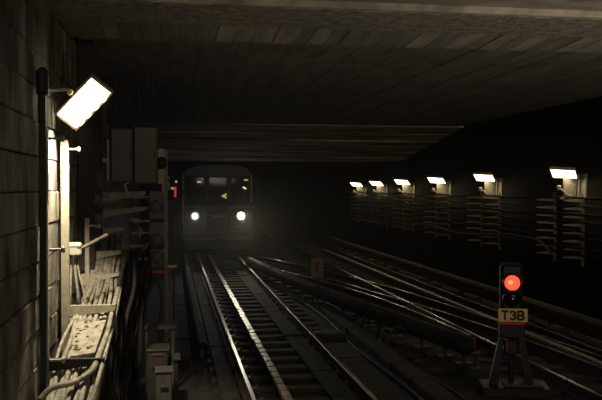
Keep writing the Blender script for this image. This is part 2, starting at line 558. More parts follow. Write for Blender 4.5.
# trough and cables between the tracks
tg = thing('cable_trough', 'long low concrete cable trough on the ground between the tracks', 'cable trough', (3.33, 8.4, 0))
for k in range(9):
    MB().box((0, 0, .06), (.3, .96, .12), None, .015).build('trough_lid', 'slab', tg, None, (random.uniform(-.01, .01), .5 + k, 0))
for k, (dx, lab) in enumerate([(-.28, 'thin dark cable lying left of the concrete cable trough'), (.26, 'thin dark cable lying right of the concrete cable trough')]):
    pts = spline([(3.33 + dx + .05 * math.sin(j * 1.7 + k), 8.5 + j * 1.6, .035) for j in range(7)], 6)
    tag(MB().tube(pts, .03, 8).build('ground_cable', 'rubber_dusty'), lab, 'cable')
# low round concrete caps
for (px, py, r, lab) in [(329, 336, .34, 'low round concrete cap by the train track below the arrow marker'), (413, 347, .3, 'small round concrete cap behind the cable loops'), (438, 358, .34, 'round concrete cap beside the end of the ribbed cover')]:
    c = on(px, py, .03)
    if px > 400: c = c + Vector((-.25, -.5, 0))
    tag(MB().lathe([(r, 0), (r, .05), (r * .93, .085), (r * .6, .1), (0, .105)], (c.x, c.y, 0), n=28).build('round_cap', 'slab'), lab, 'concrete cap')

# concrete paving slabs of the track bed
for (x0, x1, ya, n, st) in [(1.98, 2.3, 8.5, 12, 1.4), (2.5, 2.95, 8.5, 4, 1.2), (0.62, .86, 8.5, 16, 1.2), (-.1, .3, 12.6, 10, 1.4)]:
    me = MB().box((0, 0, .03), (x1 - x0, st - .03, .07), None, .008).mesh('paving_slab', 'ground')
    for k in range(n):
        put(me, 'paving_slab', fl, None, ((x0 + x1) / 2, ya + st * (k + .5), random.uniform(-.01, .01)))

# ------------------------------------------------------------------ marker with red arrow
c = on(317, 306, 0)
s = thing('arrow_marker', 'small cream marker plate with a red down arrow on a thin post', 'marker sign', (c.x, c.y, 0), -.18)
MB().box((0, 0, .33), (.03, .03, .66)).box((0, 0, .012), (.16, .12, .024)).build('post', 'black_steel', s)
pl = MB().box((0, -.025, .875), (.28, .015, .44), None, .006).build('plate', 'sign_cream', s)
MB().prism([(-.035, .13), (.035, .13), (.035, -.02), (.085, -.02), (0, -.15), (-.085, -.02), (-.035, -.02)], (0, -.006, 0), (0, -.034, .875)).build('arrow', 'faded_red', pl, 'red arrow pointing down')

# pale small plate near the right wall
c = at(307, 216, 33)
s = thing('wall_marker', 'tiny pale marker plate far back between train and wall lamps', 'marker sign', (c.x, c.y, 0))
MB().box((0, 0, c.z / 2 - .1), (.05, .05, c.z - .2)).box((0, 0, .012), (.2, .2, .024)).build('post', 'black_steel', s)
MB().box((0, -.03, c.z + .02), (.17, .02, .42), None, .006).build('plate', 'cover_grey', s)

# ------------------------------------------------------------------ signal T3B
c = on(511, 393, 0)
sg = thing('track_signal', 'black dwarf signal showing a red light above a yellow T3B plate', 'signal', (c.x, c.y, 0), -.28)
# sheet-metal base tray
b = MB().box((.04, 0, .06), (.86, .5, .12), None, .01)
b.build('base', 'black_steel', sg)
MB().box((.14, 0, .135), (.5, .34, .03), None, .005).build('base_plate', 'clip_iron', sg)
for sx in (-1, 1):
    MB().prism([(sx * .16, .72), (sx * .11, .72), (sx * .17, .12), (sx * .29, .12)], (0, .1, 0), (0, -.05, 0)).build('leg', 'black_steel', sg)
MB().tube([(0, 0, .12), (0, 0, .8)], .035, 10).build('pole', 'black_steel', sg)
MB().box((-.01, -.03, .62), (.18, .14, .2), None, .02).build('terminal_box', 'black_paint', sg)
MB().box((-.07, -.105, .66), (.025, .012, .15)).build('red_strip', 'faded_red', sg, 'narrow red strip')
MB().box((0, 0, .83), (.32, .22, .17), None, .012).build('lower_box', 'black_steel', sg)
MB().box((0, -.115, .935), (.32, .015, .032), None, .004).build('red_bar', 'red_paint', sg, 'narrow red bar')
hd = MB().box((0, .04, 1.33), (.29, .2, .76), None, .045).build('signal_head', 'black_paint', sg)
MB().lathe([(.115, 0), (.125, -.0), (.125, .02), (.1, .02)], (0, -.06, 1.46), (0, -1, 0), 28).build('lens_ring', 'black_steel', hd)
MB().lathe([(.1, 0), (.097, .02), (.075, .04), (.03, .05)], (0, -.075, 1.46), (0, -1, 0), 28).build('red_lens', 'red_lens', hd, 'glowing red lens')
MB().lathe([(.036, 0), (.024, .01), (.0, .012)], (-.025, -.118, 1.472), (0, -1, .1), 20).build('lens_core', 'red_lens_core', hd, 'brighter spot of the red lens')
MB().lathe([(.1, 0), (.098, .015), (.07, .03), (.0, .04)], (0, -.065, 1.24), (0, -1, 0), 28).build('dark_lens', 'dark_lens', hd, 'unlit dark lens')
vz = []
for k in range(13):
    w = math.pi * k / 12
    vz.append((.13 * math.cos(w), .13 * math.sin(w)))
MB().prism(vz + [(p[0] * .94, p[1] * .94) for p in vz[::-1]], (0, -.1, 0), (0, -.06, 1.46)).build('visor', 'black_paint', hd)
MB().prism(vz + [(p[0] * .94, p[1] * .94) for p in vz[::-1]], (0, -.1, 0), (0, -.06, 1.24)).build('visor', 'black_paint', hd)
sp = MB().box((0, -.13, 1.045), (.375, .014, .175), None, .005).build('name_plate', 'sign_yellow', sg, 'yellow plate reading T3B in black')
MB().box((0, -.09, 1.045), (.2, .08, .06)).build('plate_bracket', 'black_steel', sg)


def stroke(mb, pts, w, o):
    """flat letter stroke on a plate facing -Y"""
    for (x0, z0), (x1, z1) in zip(pts[:-1], pts[1:]):
        d = Vector((x1 - x0, 0, z1 - z0)); L = d.length
        ang = math.atan2(z1 - z0, x1 - x0)
        mb.box(Vector(o) + Vector(((x0 + x1) / 2, 0, (z0 + z1) / 2)), (L + w * .8, .004, w), Matrix.Rotation(-ang, 3, 'Y'))


def arc(cx, cz, rx, rz, a0, a1, n=7):
    return [(cx + rx * math.cos(math.radians(a0 + (a1 - a0) * k / n)), cz + rz * math.sin(math.radians(a0 + (a1 - a0) * k / n))) for k in range(n + 1)]


LH = .105; LW = .026
glyphs = {'T': [[(-.036, LH / 2), (.036, LH / 2)], [(0, LH / 2), (0, -LH / 2)]],
          '3': [arc(0, LH / 4, .032, LH / 4, 150, -80), arc(0, -LH / 4, .034, LH / 4, 80, -150)],
          'B': [[(-.034, LH / 2), (-.034, -LH / 2)], [(-.034, LH / 2), (.004, LH / 2)] + arc(.004, LH / 4, .028, LH / 4, 90, -90) + [(-.034, 0)],
                [(-.034, 0), (.006, 0)] + arc(.006, -LH / 4, .032, LH / 4, 90, -90) + [(-.034, -LH / 2)]]}
for ch, dx in (('T', -.1), ('3', .0), ('B', .1)):
    mb = MB()
    for st in glyphs[ch]:
        stroke(mb, st, LW, (dx, -.1385, 1.045))
    mb.build('letter', 'letter_black', sp)

# ------------------------------------------------------------------ lamps and cable racks on the right wall
lamp_px = [(565, 'nearest wall lamp with rusty hood behind the T3B signal'), (487, 'second nearest white lamp on the right wall'),
           (438, 'third nearest white lamp on the right wall'), (403, 'fourth nearest white lamp on the right wall'),
           (377, 'second farthest white lamp on the right wall'), (357, 'farthest small white lamp on the right wall')]
ORD = ['nearest', 'second nearest', 'third nearest', 'fourth nearest', 'second farthest', 'farthest']
TILT = Matrix.Rotation(.42, 3, 'X') @ Matrix.Rotation(-.06, 3, 'Y')


def wall_lamp(label, loc):
    t = thing('wall_lamp', label, 'lamp', loc, 0, 'lamps on the right wall')
    # origin: wall face, lamp head hangs off to the track side
    R_ = Matrix.Rotation(-.62, 3, 'Z') @ Matrix.Rotation(-.42, 3, 'X') @ Matrix.Rotation(.06, 3, 'Y')
    c = Vector((-.42, 0, .22))
    hood = MB().box(c + R_ @ Vector((0, 0, .03)), (.5, .42, .03), R_, .01)
    for s_ in (-1, 1):
        hood.box(c + R_ @ Vector((0, s_ * .2, .0)), (.5, .012, .05), R_)
        hood.box(c + R_ @ Vector((s_ * .245, 0, .0)), (.012, .42, .05), R_)
    hood.build('hood', 'lamp_hood', t)
    MB().box(c + R_ @ Vector((0, 0, -.005)), (.46, .38, .03), R_, .008).build('diffuser', 'lamp_lens', t, 'glowing white diffuser')
    MB().tube(spline([(-.4, .02, .2), (-.4, .02, .0), (-.4, .03, -.3)], 3), .018).build('stem', 'grey_steel', t)
    MB().tube(spline([(-.12, 0, .2), (-.09, 0, .12), (-.09, 0, -.1), (-.09, 0, -.3)], 4), .022).build('stem', 'grey_steel', t)
    MB().tube(spline([(-.52, 0, -.1), (-.45, 0, -.13), (-.36, 0, -.22), (-.25, 0, -.24)], 4), .02).build('conduit', 'grey_steel', t)
    MB().box((-.53, 0, -.08), (.08, .08, .1), None, .01).build('switch_box', 'grey_steel', t)
    MB().box((-.02, .06, -.04), (.04, .5, .5), None, .006).build('back_plate', 'bracket_steel', t)
    MB().box((-.245, .08, -.08), (.29, .02, .38), None, .006).build('rear_panel', 'bracket_steel', t)
    MB().box((-.25, 0, -.29), (.5, .05, .04)).build('bottom_bar', 'grey_steel', t)
    n = R_ @ Vector((0, 0, -1))
    L = area_light('wall_lamp_light', Vector(loc) + c + n * .04, n, .4, .32, 4.2, (1.0, .82, .5), math.radians(165))
    L['category'] = 'lamp light'
    L.parent = None
    return t


rack_arm = MB().prism([(0, .035), (-.42, .012), (-.42, -.012), (0, -.045)], (0, .03, 0), (0, -.015, 0)).mesh('arm', 'arm_steel')
NARM = 8
rackY = []
for k, (px, lab) in enumerate(lamp_px):
    p = atx(px + (18 if k == 0 else 14 - k), 178, WX1 - .0)
    Y = p.y
    py = 174 + (565 - px) * .0385
    wall_lamp(lab, (WX1, Y, at(px, py + 5, Y).z - .1))
    r = thing('cable_rack', 'steel cable rack under the %s lamp of the right wall' % ORD[k], 'cable rack', (WX1, Y, 0), 0, 'cable racks on the right wall')
    rackY.append(Y)
    for dy in (-.05, 1.15):
        MB().box((-.03, dy, 1.85), (.06, .05, 1.5)).build('upright', 'grey_steel', r)
        for j in range(NARM):
            o = put(rack_arm, 'arm', r, None, (-.03, dy, 1.28 + j * .165))

for j in range(NARM):
    z = 1.345 + j * .165
    for q in range(1):
        X = WX1 - .2 - .09 * ((j * 2) % 4)
        pts = []
        y = 12.0
        ys = [9.5] + [w for w in sorted(rackY)] + [45]
        for a, b in zip(ys[:-1], ys[1:]):
            sag = random.uniform(.02, .06)
            pts += [(X + random.uniform(-.01, .01), a, z), (X, a + (b - a) * .55, z - sag)]
        pts.append((X, 45, z))
        tag(MB().tube(spline(pts, 4), .022 + .008 * (j % 3), 6).build('wall_cable', 'rubber'),
            'dark cable on the %s shelf of the right wall racks' % ['lowest', 'second lowest', 'third lowest', 'fourth lowest', 'fourth highest', 'third highest', 'second highest', 'highest'][j], 'cable', 'cables on the right wall racks')
# loose sagging cables in front of the racks
pts = [at(602, 252, 15.6), at(575, 240, 16.2), at(552, 236, 17.2), at(530, 234, 17.8), at(490, 234, 19.6), at(462, 232, 21.5), at(433, 224, 24), at(400, 226, 27), at(360, 220, 31)]
pts = [Vector((min(p.x, WX1 - .5), p.y, p.z)) for p in pts]
tag(MB().tube(spline(pts, 5), .028, 6).build('loose_cable', 'cover_grey'), 'pale loose cable sagging across the front of the wall racks', 'cable')
# dark pilasters of the lower right wall
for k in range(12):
    MB().box((WX1 - .05, 13.5 + k * 2.1, .55), (.1, .12, 1.1), None, .01).build('pilaster', 'wall_black', wr)

# ------------------------------------------------------------------ left wall: posts, brackets, floodlight
PA, PB, PC, PD = 7.1, 8.1, 9.6, 11.1


def post(label, px, Y, ztop, w=.07, m='grey_steel', zb=.35, cap=False):
    X = at(px, 200, Y).x
    t = thing('rack_post', label, 'post', (X, Y, 0))
    MB().box((0, 0, (ztop + zb) / 2), (w, .06, ztop - zb), None, .004).build('channel', m, t)
    MB().box((0, 0, zb / 2), (w * 1.5, .1, zb), None, .004).build('foot', m, t)
    for k in range(3):
        zz = ztop - .09 - k * .95
        MB().tube([(0.02, -.01, zz), (.12, -.015, zz)], .012, 8).lathe([(.026, 0), (.03, .015), (.024, .03)], (.12, -.015, zz), (1, 0, 0), 10).build('bolt', m, t)
    return t


zt = at(48, 128, PA).z
post('pale steel rack post beside the black pole on the left wall', 46.8, PA, zt, .022)
post('pale steel rack post right of the brightly lit wall panel', 65, PB, at(65, 140, PB).z, .075)
post('dim grey rack post farther along behind the pale junction box', 87, PC, at(87, 218, PC).z, .05, 'bracket_steel')
post('dim grey curved rack post below the grey cabinets', 99, PD, at(99, 190, PD).z, .075, 'bracket_steel')

# black pole which carries the floodlight
bp = at(43, 200, 6.85)
pole = thing('lamp_pole', 'black vertical pole carrying the floodlight on the left wall', 'pole', (bp.x, bp.y, 0))
MB().box((0, 0, at(43, 90, 6.85).z / 2), (.052, .06, at(43, 90, 6.85).z), None, .008).build('shaft', 'black_paint', pole)
MB().box((0, 0, at(43, 82, 6.85).z), (.095, .08, .24), None, .03).build('head_clamp', 'black_paint', pole)
MB().box((0, 0, .02), (.18, .18, .04), None, .008).build('foot_plate', 'black_paint', pole)


def wedge_arm(label, p0, p1, h0, h1, m='bracket_steel', grp='bracket arms along the left wall'):
    p0 = Vector(p0); p1 = Vector(p1)
    d = p1 - p0
    t = thing('bracket_arm', label, 'bracket', (p0.x, p0.y, p0.z), 0, grp)
    MB().prism([(0, h0 / 2), (d.length, h1 / 2), (d.length, -h1 / 2), (0, -h0 / 2)], (0, .025, 0), (0, 0, 0), d.normalized()).build('web', m, t)
    MB().prism([(0, h0 / 2 + .004), (d.length, h1 / 2 + .004), (d.length, h1 / 2 - .004), (0, h0 / 2 - .004)], (0, .07, 0), (0, 0, 0), d.normalized()).build('flange', m, t)
    MB().box((0, .02, 0), (.05, .1, h0 * 1.25), None, .005).build('wall_plate', m, t)
    return t


wedge_arm('nearest bracket arm, dark, at the foot of the black pole', at(46, 366, PA), at(104, 362, PA), .1, .05, 'black_steel')
wedge_arm('pale bracket arm across the cable tray above the dusty board', at(66, 312, PB), at(115, 308, PB), .11, .05)
wedge_arm('wedge bracket arm just below and right of the pale junction box', at(83, 280, PC), at(119, 274, PC), .11, .04)
wedge_arm('wedge bracket arm level with the pale junction box', at(84, 257, PC + .35), at(121, 252, PC + .35), .12, .04)
wedge_arm('dim wedge bracket arm one above the pale junction box', at(88, 233, PD), at(124, 229, PD), .12, .04)
wedge_arm('dim short bracket arm between the wedge arms', at(102, 249, PD + .3), at(124, 247, PD + .3), .07, .05)
wedge_arm('dim bracket arm lower of two under the grey cabinets', at(98, 214, PD + .6), at(146, 209, PD + .6), .13, .04)
wedge_arm('dim bracket arm upper of two under the grey cabinets', at(100, 198, PD + .6), at(146, 193, PD + .6), .15, .05)
wedge_arm('dim bracket arm right of the small pale hook', at(118, 262, PD + .9), at(148, 259, PD + .9), .09, .03)
for k, (xx, yy) in enumerate([(149, 197), (150, 208), (150, 221), (149, 233), (147, 246)]):
    tag(MB().prism([(0, .025), (.27, .012), (.27, -.012), (0, -.03)], (0, .05, 0), at(xx - 17, yy, 12.87)).build('shelf_pin', 'bracket_steel'),
        'thin horizontal shelf pin beside the domed boxes, %s of five' % ['topmost', 'second from the top', 'middle one', 'second from the bottom', 'lowest'][k], 'bracket', 'shelf pins by the domed boxes')

# floodlight
fp = at(84, 103, 7.75)
fl_l = thing('floodlight', 'tilted overexposed rectangular floodlight glowing white high on the left wall', 'lamp', fp)
n_f = Vector((-.15, -.80, -.58)).normalized()
# long axis runs up to the right in the picture
la = Vector((.70, -.30, .77))
la = (la - n_f * la.dot(n_f)).normalized()
sa = n_f.cross(la)
RF = Matrix((la, sa, n_f)).transposed()
MB().box(RF @ Vector((0, 0, -.07)), (.54, .23, .1), RF, .03).build('housing', 'black_steel', fl_l)
fr = MB()
for s_ in (-1, 1):
    fr.box(RF @ Vector((0, s_ * .12, -.005)), (.58, .018, .05), RF)
    fr.box(RF @ Vector((s_ * .285, 0, -.005)), (.018, .24, .05), RF)
fr.build('frame', 'flood_frame', fl_l)
lens = MB()
lens.box(RF @ Vector((0, 0, .0)), (.55, .22, .03), RF, .01)
lens.build('lens', 'flood_lens', fl_l, 'glaring white lens')
for k in range(4):
    MB().lathe([(.055, 0), (.05, .03), (.03, .05), (0, .055)], RF @ Vector((-.18 + .12 * k, -.07, .01)), n_f, 14).build('bulb', 'flood_lens', fl_l, 'round bulb shining through the lens')
for k in range(3):
    MB().tube([RF @ Vector((-.2 + .2 * k, -.12, .02)), RF @ Vector((-.2 + .2 * k, -.09, .07)), RF @ Vector((-.2 + .2 * k, .09, .07)), RF @ Vector((-.2 + .2 * k, .12, .02))], .004, 6).build('guard_wire', 'flood_frame', fl_l)
sgn = 1 if (RF @ Vector((0, 1, 0))).x < 0 else -1
arm_ = MB().tube([RF @ Vector((-.02, sgn * .1, -.1)), RF @ Vector((-.02, sgn * .16, -.1)), Vector((bp.x, bp.y + .02, at(43, 90, 6.85).z)) - fp], .018, 8)
arm_.build('mounting_arm', 'black_paint', fl_l)
MB().lathe([(.02, 0), (.03, .01), (.02, .03)], at(70, 92, 7.6) - fp, (0, -1, 0), 10).build('wing_nut', 'brass_rail', fl_l, 'small brass nut')
spot_light('floodlight_light', fp + n_f * .1 + Vector((0, 0, -.1)), (-.24, .18, -1), 440, (1.0, .87, .63), math.radians(104), .45, .07)

# ------------------------------------------------------------------ cable tray on the left wall
stations = [  # (Y, z top of the arm, X wall side, X outer)
    (5.9, at(40, 440, 5.9).z), (PA, at(75, 360, PA).z), (PB, at(90, 305, PB).z), (PC, at(100, 271, PC).z), (PC + .35, at(100, 250, PC + .35).z), (PD, at(106, 226, PD).z)]


def edge(px, i):
    return at(px, 300, stations[i][0]).x


left_x = [edge(22, 0), edge(52, 1), edge(72, 2), edge(88, 3), edge(92, 4), edge(96, 5)]
right_x = [edge(86, 0), edge(101, 1), edge(112, 2), edge(117, 3), edge(119, 4), edge(122, 5)]
NC = 11
NTH = ['nearest the wall', 'second from the wall', 'third from the wall', 'fourth from the wall', 'fifth from the wall', 'in the middle', 'fifth from the outer edge', 'fourth from the outer edge', 'third from the outer edge', 'second from the outer edge', 'nearest the outer edge']
for k in range(NC):
    f = (k + .5) / NC
    pts = []
    w1 = random.uniform(-.05, .05)
    for i, (Y, zz) in enumerate(stations):
        ff = min(1, max(0, f + (w1 if 0 < i < 4 else 0) + random.uniform(-.05, .05)))
        X = left_x[i] + (right_x[i] - left_x[i]) * ff
        pts.append((X, Y, zz - .12 + random.uniform(-.02, .03)))
        if i < len(stations) - 1 and i != 3:
            Y2, z2 = stations[i + 1]
            X2 = left_x[i + 1] + (right_x[i + 1] - left_x[i + 1]) * f
            pts.append(((X + X2) / 2 + random.uniform(-.03, .03), (Y + Y2) / 2, (zz + z2) / 2 - .14 + random.uniform(-.04, .03)))
    tag(MB().tube(spline(pts, 6), random.choice([.012, .016, .022, .03]) if k < NC - 1 else .022, 8).build('tray_cable', 'dusty_cable'),
        'dust-covered pale cable on the left wall tray, %s' % NTH[k], 'cable', 'dusty cables on the left tray')
# dusty board on the tray with crumbs
ba = at(70, 362, PA + .2); bb = at(95, 358, PA + .2)
bc_ = at(76, 330, PB - .22); bd_ = at(106, 325, PB - .22)
tb = thing('dusty_board', 'speckled dust-covered board lying on the cable tray between two brackets', 'board', ba)
vs = [Vector((0, 0, .05)), bb - ba + Vector((0, 0, .05)), bd_ - ba + Vector((0, 0, .05)), bc_ - ba + Vector((0, 0, .05))]
m_ = MB()
m_.add([v for v in vs] + [v - Vector((0, 0, .025)) for v in vs], [(0, 1, 2, 3), (7, 6, 5, 4), (0, 4, 5, 1), (1, 5, 6, 2), (2, 6, 7, 3), (3, 7, 4, 0)])
m_.build('plank', 'dusty_board', tb)
for k in range(26):
    u, v = random.uniform(.08, .92), random.uniform(.08, .92)
    p = (vs[0] * (1 - u) + vs[1] * u) * (1 - v) + (vs[3] * (1 - u) + vs[2] * u) * v
    r = random.uniform(.008, .02)
    MB().lathe([(r, 0), (r * .9, r * .6), (r * .3, r)], p - Vector((0, 0, .002)), (0, 0, 1), 7, False).build('crumb', random.choice(['debris', 'dusty_board']), tb)
# wrapped clamps behind the second bracket
for k in range(5):
    p = at(74 + k * 7.5, 322 + (k % 2) * 2, PB - .1)
    tag(MB().lathe([(.028, -.045), (.034, -.02), (.034, .02), (.028, .045)], p + Vector((0, 0, .01)), (1, .25 * (k % 3 - 1), .1), 10).build('cable_clamp', 'dusty_cable' if k != 4 else 'dark_cable'),
        ['dusty cable clamp below the pale bracket arm, nearest the wall', 'dusty cable clamp below the pale bracket arm, second from the wall', 'dusty cable clamp below the pale bracket arm, third from the wall',
         'dusty cable clamp below the pale bracket arm, fourth from the wall', 'dark round cable clamp at the tray edge below the pale bracket'][k], 'clamp', 'clamps below the pale bracket arm')
# junction box with drop cables
jb = at(74, 249, PB + .25)
j = thing('junction_box', 'pale junction box with cables dropping from it beside the steel post', 'junction box', jb)
MB().box((0, 0, 0), (.15, .12, .13), None, .015).build('body', 'pale_box', j)
MB().box((0, -.065, 0), (.13, .012, .11), None, .004).build('lid', 'pale_box', j)
for k, dx in enumerate((-.05, -.02, .02, .05)):
    MB().tube(spline([(dx, 0, -.05), (dx - .01, -.01, -.2), (dx + .03 * (k - 1.5), -.03, -.42), (dx + .05 * (k - 1.5), -.05, -.62)], 5), .014, 8).build('drop_cable', 'dusty_cable', j)
MB().tube(spline([(.06, 0, .0), (.16, .1, .05), (.3, .3, .12)], 5), .02, 8).build('side_conduit', 'clip_iron', j)
# loop at the tray's wall side
p = [at(72, 345, 7.5), at(67, 352, 7.45), at(65, 364, 7.35), at(68, 378, 7.25), at(76, 390, 7.1)]
tag(MB().tube(spline(p, 6), .016, 8).build('looped_cable', 'dusty_cable'), 'dusty cable bent outward on the wall side of the dusty board', 'cable')
p = [at(40, 400, 6.5), at(52, 388, 6.6), at(75, 382, 6.8), at(92, 370, 7.0), at(100, 352, 7.3), at(108, 330, 7.9), at(114, 305, 8.5), at(119, 285, 9.3)]
tag(MB().tube(spline(p, 6), .026, 8).build('edge_cable', 'dusty_cable'), 'thick dusty cable along the outer edge of the left tray', 'cable')
p = [at(92, 402, 6.6), at(98, 380, 6.8), at(105, 355, 7.3), at(111, 332, 7.9), at(117, 306, 8.5), at(121, 283, 9.4), at(124, 250, 10.3)]
tag(MB().tube(spline(p, 6), .018, 8).build('edge_cable', 'dusty_cable'), 'thin dusty cable hanging just outside the tray edge', 'cable')

# tangle of dark cables hanging right of the tray
for k in range(22):
    f = k / 21
    xa = 120 + 26 * f + random.uniform(-3, 3)
    d_ = 8.6 + 2.6 * random.random()
    p = [at(xa + 4, 258 + random.uniform(-12, 10), d_ + 1.2), at(xa + random.uniform(-5, 5), 288 + random.uniform(-8, 8), d_ + .6),
         at(xa - 5 + random.uniform(-6, 6), 325, d_ + .2), at(xa - 9 + random.uniform(-6, 6), 362, d_), at(xa - 13 + random.uniform(-6, 6), 402, d_ - .3), at(xa - 15, 440, d_ - .4)]
    p = [Vector((q.x, q.y, max(q.z, .03))) for q in p]
    tag(MB().tube(spline(p, 5), random.choice([.014, .018, .024]), 6).build('hanging_cable', 'dark_cable'), 'black cable hanging in the tangle right of the left tray', 'cable', 'dark tangle of hanging cables')

# ------------------------------------------------------------------ cabinets and domed boxes on the left
Yc = 12.2
a = at(110, 182, Yc); b = at(133.5, 128, Yc); c = at(157, 182, Yc)


def cabinet(label, xa, xb, za, zb, Y, dep):
    t = thing('equipment_cabinet', label, 'cabinet', ((xa + xb) / 2, Y, za))
    w = xb - xa; h = zb - za
    MB().box((0, dep / 2, h / 2), (w, dep, h), None, .012).build('body', 'cabinet_paint', t)
    d = MB().box((0, -.012, h / 2), (w - .03, .022, h - .03), None, .006).build('door', 'cabinet_paint', t)
    MB().box((w * .38, -.03, h * .5), (.02, .02, .08), None, .004).build('handle', 'black_steel', d)
    for q in (.2, .8):
        MB().tube([(-w / 2 + .012, -.02, h * q - .04), (-w / 2 + .012, -.02, h * q + .04)], .012, 8).build('hinge', 'black_steel', t)
    for q in (-.3, .3):
        MB().tube([(w * q, dep * .5, h - .01), (w * q, dep * .5, zc + 1.76 - za)], .014, 8).build('hanger_rod', 'black_paint', t)
    return t


cabinet('dim grey cabinet hung nearer the left wall behind the floodlight', a.x, b.x - .004, a.z, b.z, Yc + .12, .3)
cabinet('taller dim grey cabinet next to the gap before the train', b.x, c.x, a.z - .02, at(140, 127, Yc).z, Yc, .32)
tag(MB().box((at(108, 150, 12).x, 12.0, at(108, 160, 12).z), (.03, .05, .6), None, .004).box((at(108, 150, 12).x - .14, 12.03, at(108, 160, 12).z), (.28, .04, .06)).build('edge_strip', 'pale_cable'), 'narrow pale strip at the wall side of the grey cabinets', 'strip')
# pale hook under the cabinets
p = [at(128, 180, 12.4), at(128, 183, 12.4), at(124.5, 184.5, 12.4), at(127, 194, 12.4)]
tag(MB().tube(p, .022, 8).build('conduit_hook', 'pale_cable'), 'small pale bent conduit hook under the grey cabinets', 'conduit')
# round bell fitting on the cabinet's right
p = at(161, 163, 12.82)
bl_ = thing('bell_fitting', 'round black fitting on a pale plate right of the grey cabinets', 'fitting', p)
MB().box((0, .06, -.05), (.1, .03, .56), None, .004).build('plate', 'pale_cable', bl_)
MB().lathe([(.09, 0), (.1, .03), (.07, .07), (.02, .09)], (0, .04, 0), (0, -1, 0), 20).build('dome', 'black_steel', bl_)
MB().box((.03, .04, -.36), (.03, .04, .24)).build('strap', 'pale_cable', bl_)

pp_ = at(166, 200, 12.9)
dp = thing('equipment_post', 'dark steel post standing right of the stacked domed boxes', 'post', (pp_.x, pp_.y, 0))
MB().box((0, 0, at(166, 150, 12.9).z / 2), (.06, .06, at(166, 150, 12.9).z), None, .005).build('shaft', 'bracket_steel', dp)
MB().box((0, 0, .015), (.2, .2, .03), None, .005).build('foot', 'bracket_steel', dp)
for k, (y0_, y1_, yd) in enumerate([(191, 219, 207), (222, 246, 240), (249, 268, 257)]):
    a = at(149, y1_, 12.85); b = at(164, y0_, 12.85)
    t = thing('domed_box', '%s of three stacked grey boxes with a round dome' % ['topmost', 'middle', 'lowest'][k], 'equipment box', ((a.x + b.x) / 2, a.y, a.z), 0, 'stacked domed boxes')
    MB().box((0, .08, (b.z - a.z) / 2), (b.x - a.x, .16, b.z - a.z), None, .015).build('body', 'cabinet_paint', t)
    zz = at(156, yd, 12.85).z - a.z
    MB().lathe([(.105, 0), (.105, .02), (.09, .06), (.06, .09), (.0, .105)], (0, .0, zz), (0, -1, 0), 24).build('dome', 'cabinet_paint', t)
    MB().box((.1, -.01, zz + .0), (.03, .03, .1), None, .004).build('latch', 'black_steel', t)
    MB().box((.14, .08, .1), (.06, .04, .05)).build('clamp', 'black_steel', t)
# small pale cable tufts
for k, (xx, yy) in enumerate([(131, 219), (137, 231), (141, 257)]):
    t = thing('cable_tuft', ['pale horizontal tuft of wire ends beside the topmost domed box', 'pale upright tuft of wire ends beside the middle domed box', 'dim tuft of wire ends beside the lowest domed box'][k], 'wires', at(xx + 3, yy + 1 - (10 if k == 2 else 0), 12.86))
    for q in range(5):
        dx = random.uniform(-.09, .09) if k == 0 else random.uniform(-.04, .06)
        dz = random.uniform(-.03, .04) if k == 0 else random.uniform(-.1, .1)
        MB().tube(spline([(-dx, .02 * q, -dz), (0, .02 * q - .03, random.uniform(-.02, .02)), (dx, .02 * q, dz)], 4), .011, 6).build('wire', 'pale_cable' if k < 2 else 'dusty_cable', t)

# red bar with its stand, conduit and boxes on the ground
a = at(143, 272, 12.0); b = at(167, 273, 12.0)
t = thing('barrier_bar', 'short red bar with a pale end low on the left beside the track', 'bar', ((a.x + b.x) / 2, 12.0, 0))
w = b.x - a.x; zz = a.z
MB().box((0, 0, zz), (w, .06, .035), None, .005).build('bar', 'red_paint', t)
MB().box((w / 2 + .08, .02, zz + .08), (.13, .12, .03), None, .005).build('end_plate', 'white_paint', t)
MB().box((w / 2 + .1, .03, zz / 2), (.035, .035, zz + .1)).build('leg', 'cover_grey', t)
MB().box((w / 2 + .04, .03, zz - .1), (.02, .03, .34)).build('red_edge', 'faded_red', t)
MB().box((-w / 2 + .03, .03, zz / 2), (.035, .035, zz)).build('leg', 'cover_grey', t)
p = [at(155, 274, 11.6), at(161, 288, 11.5), at(162, 305, 11.4), at(160, 325, 11.2), at(161, 342, 11.0)]
tag(MB().tube(spline(p, 6), .03, 8).build('bent_conduit', 'cover_grey'), 'grey bent conduit running down from the red bar', 'conduit')


def ground_box(label, x0, x1, y0_, Y, dep, m, lidm=None, cat='box', z0=0.0):
    a = at(x0, y0_, Y); b = at(x1, y0_, Y)
    t = thing('ground_box', label, cat, ((a.x + b.x) / 2, Y, z0))
    w = b.x - a.x; h = a.z - z0
    MB().box((0, dep / 2, h / 2 - .01), (w, dep, h - .02), None, .01).build('body', m, t)
    MB().box((0, dep / 2, h - .01), (w + .03, dep + .03, .03), None, .008).build('lid', lidm or m, t)
    MB().box((0, -.012, h * .72), (w * .5, .02, .03), None, .004).build('handle', 'black_steel', t)
    return t, w, h


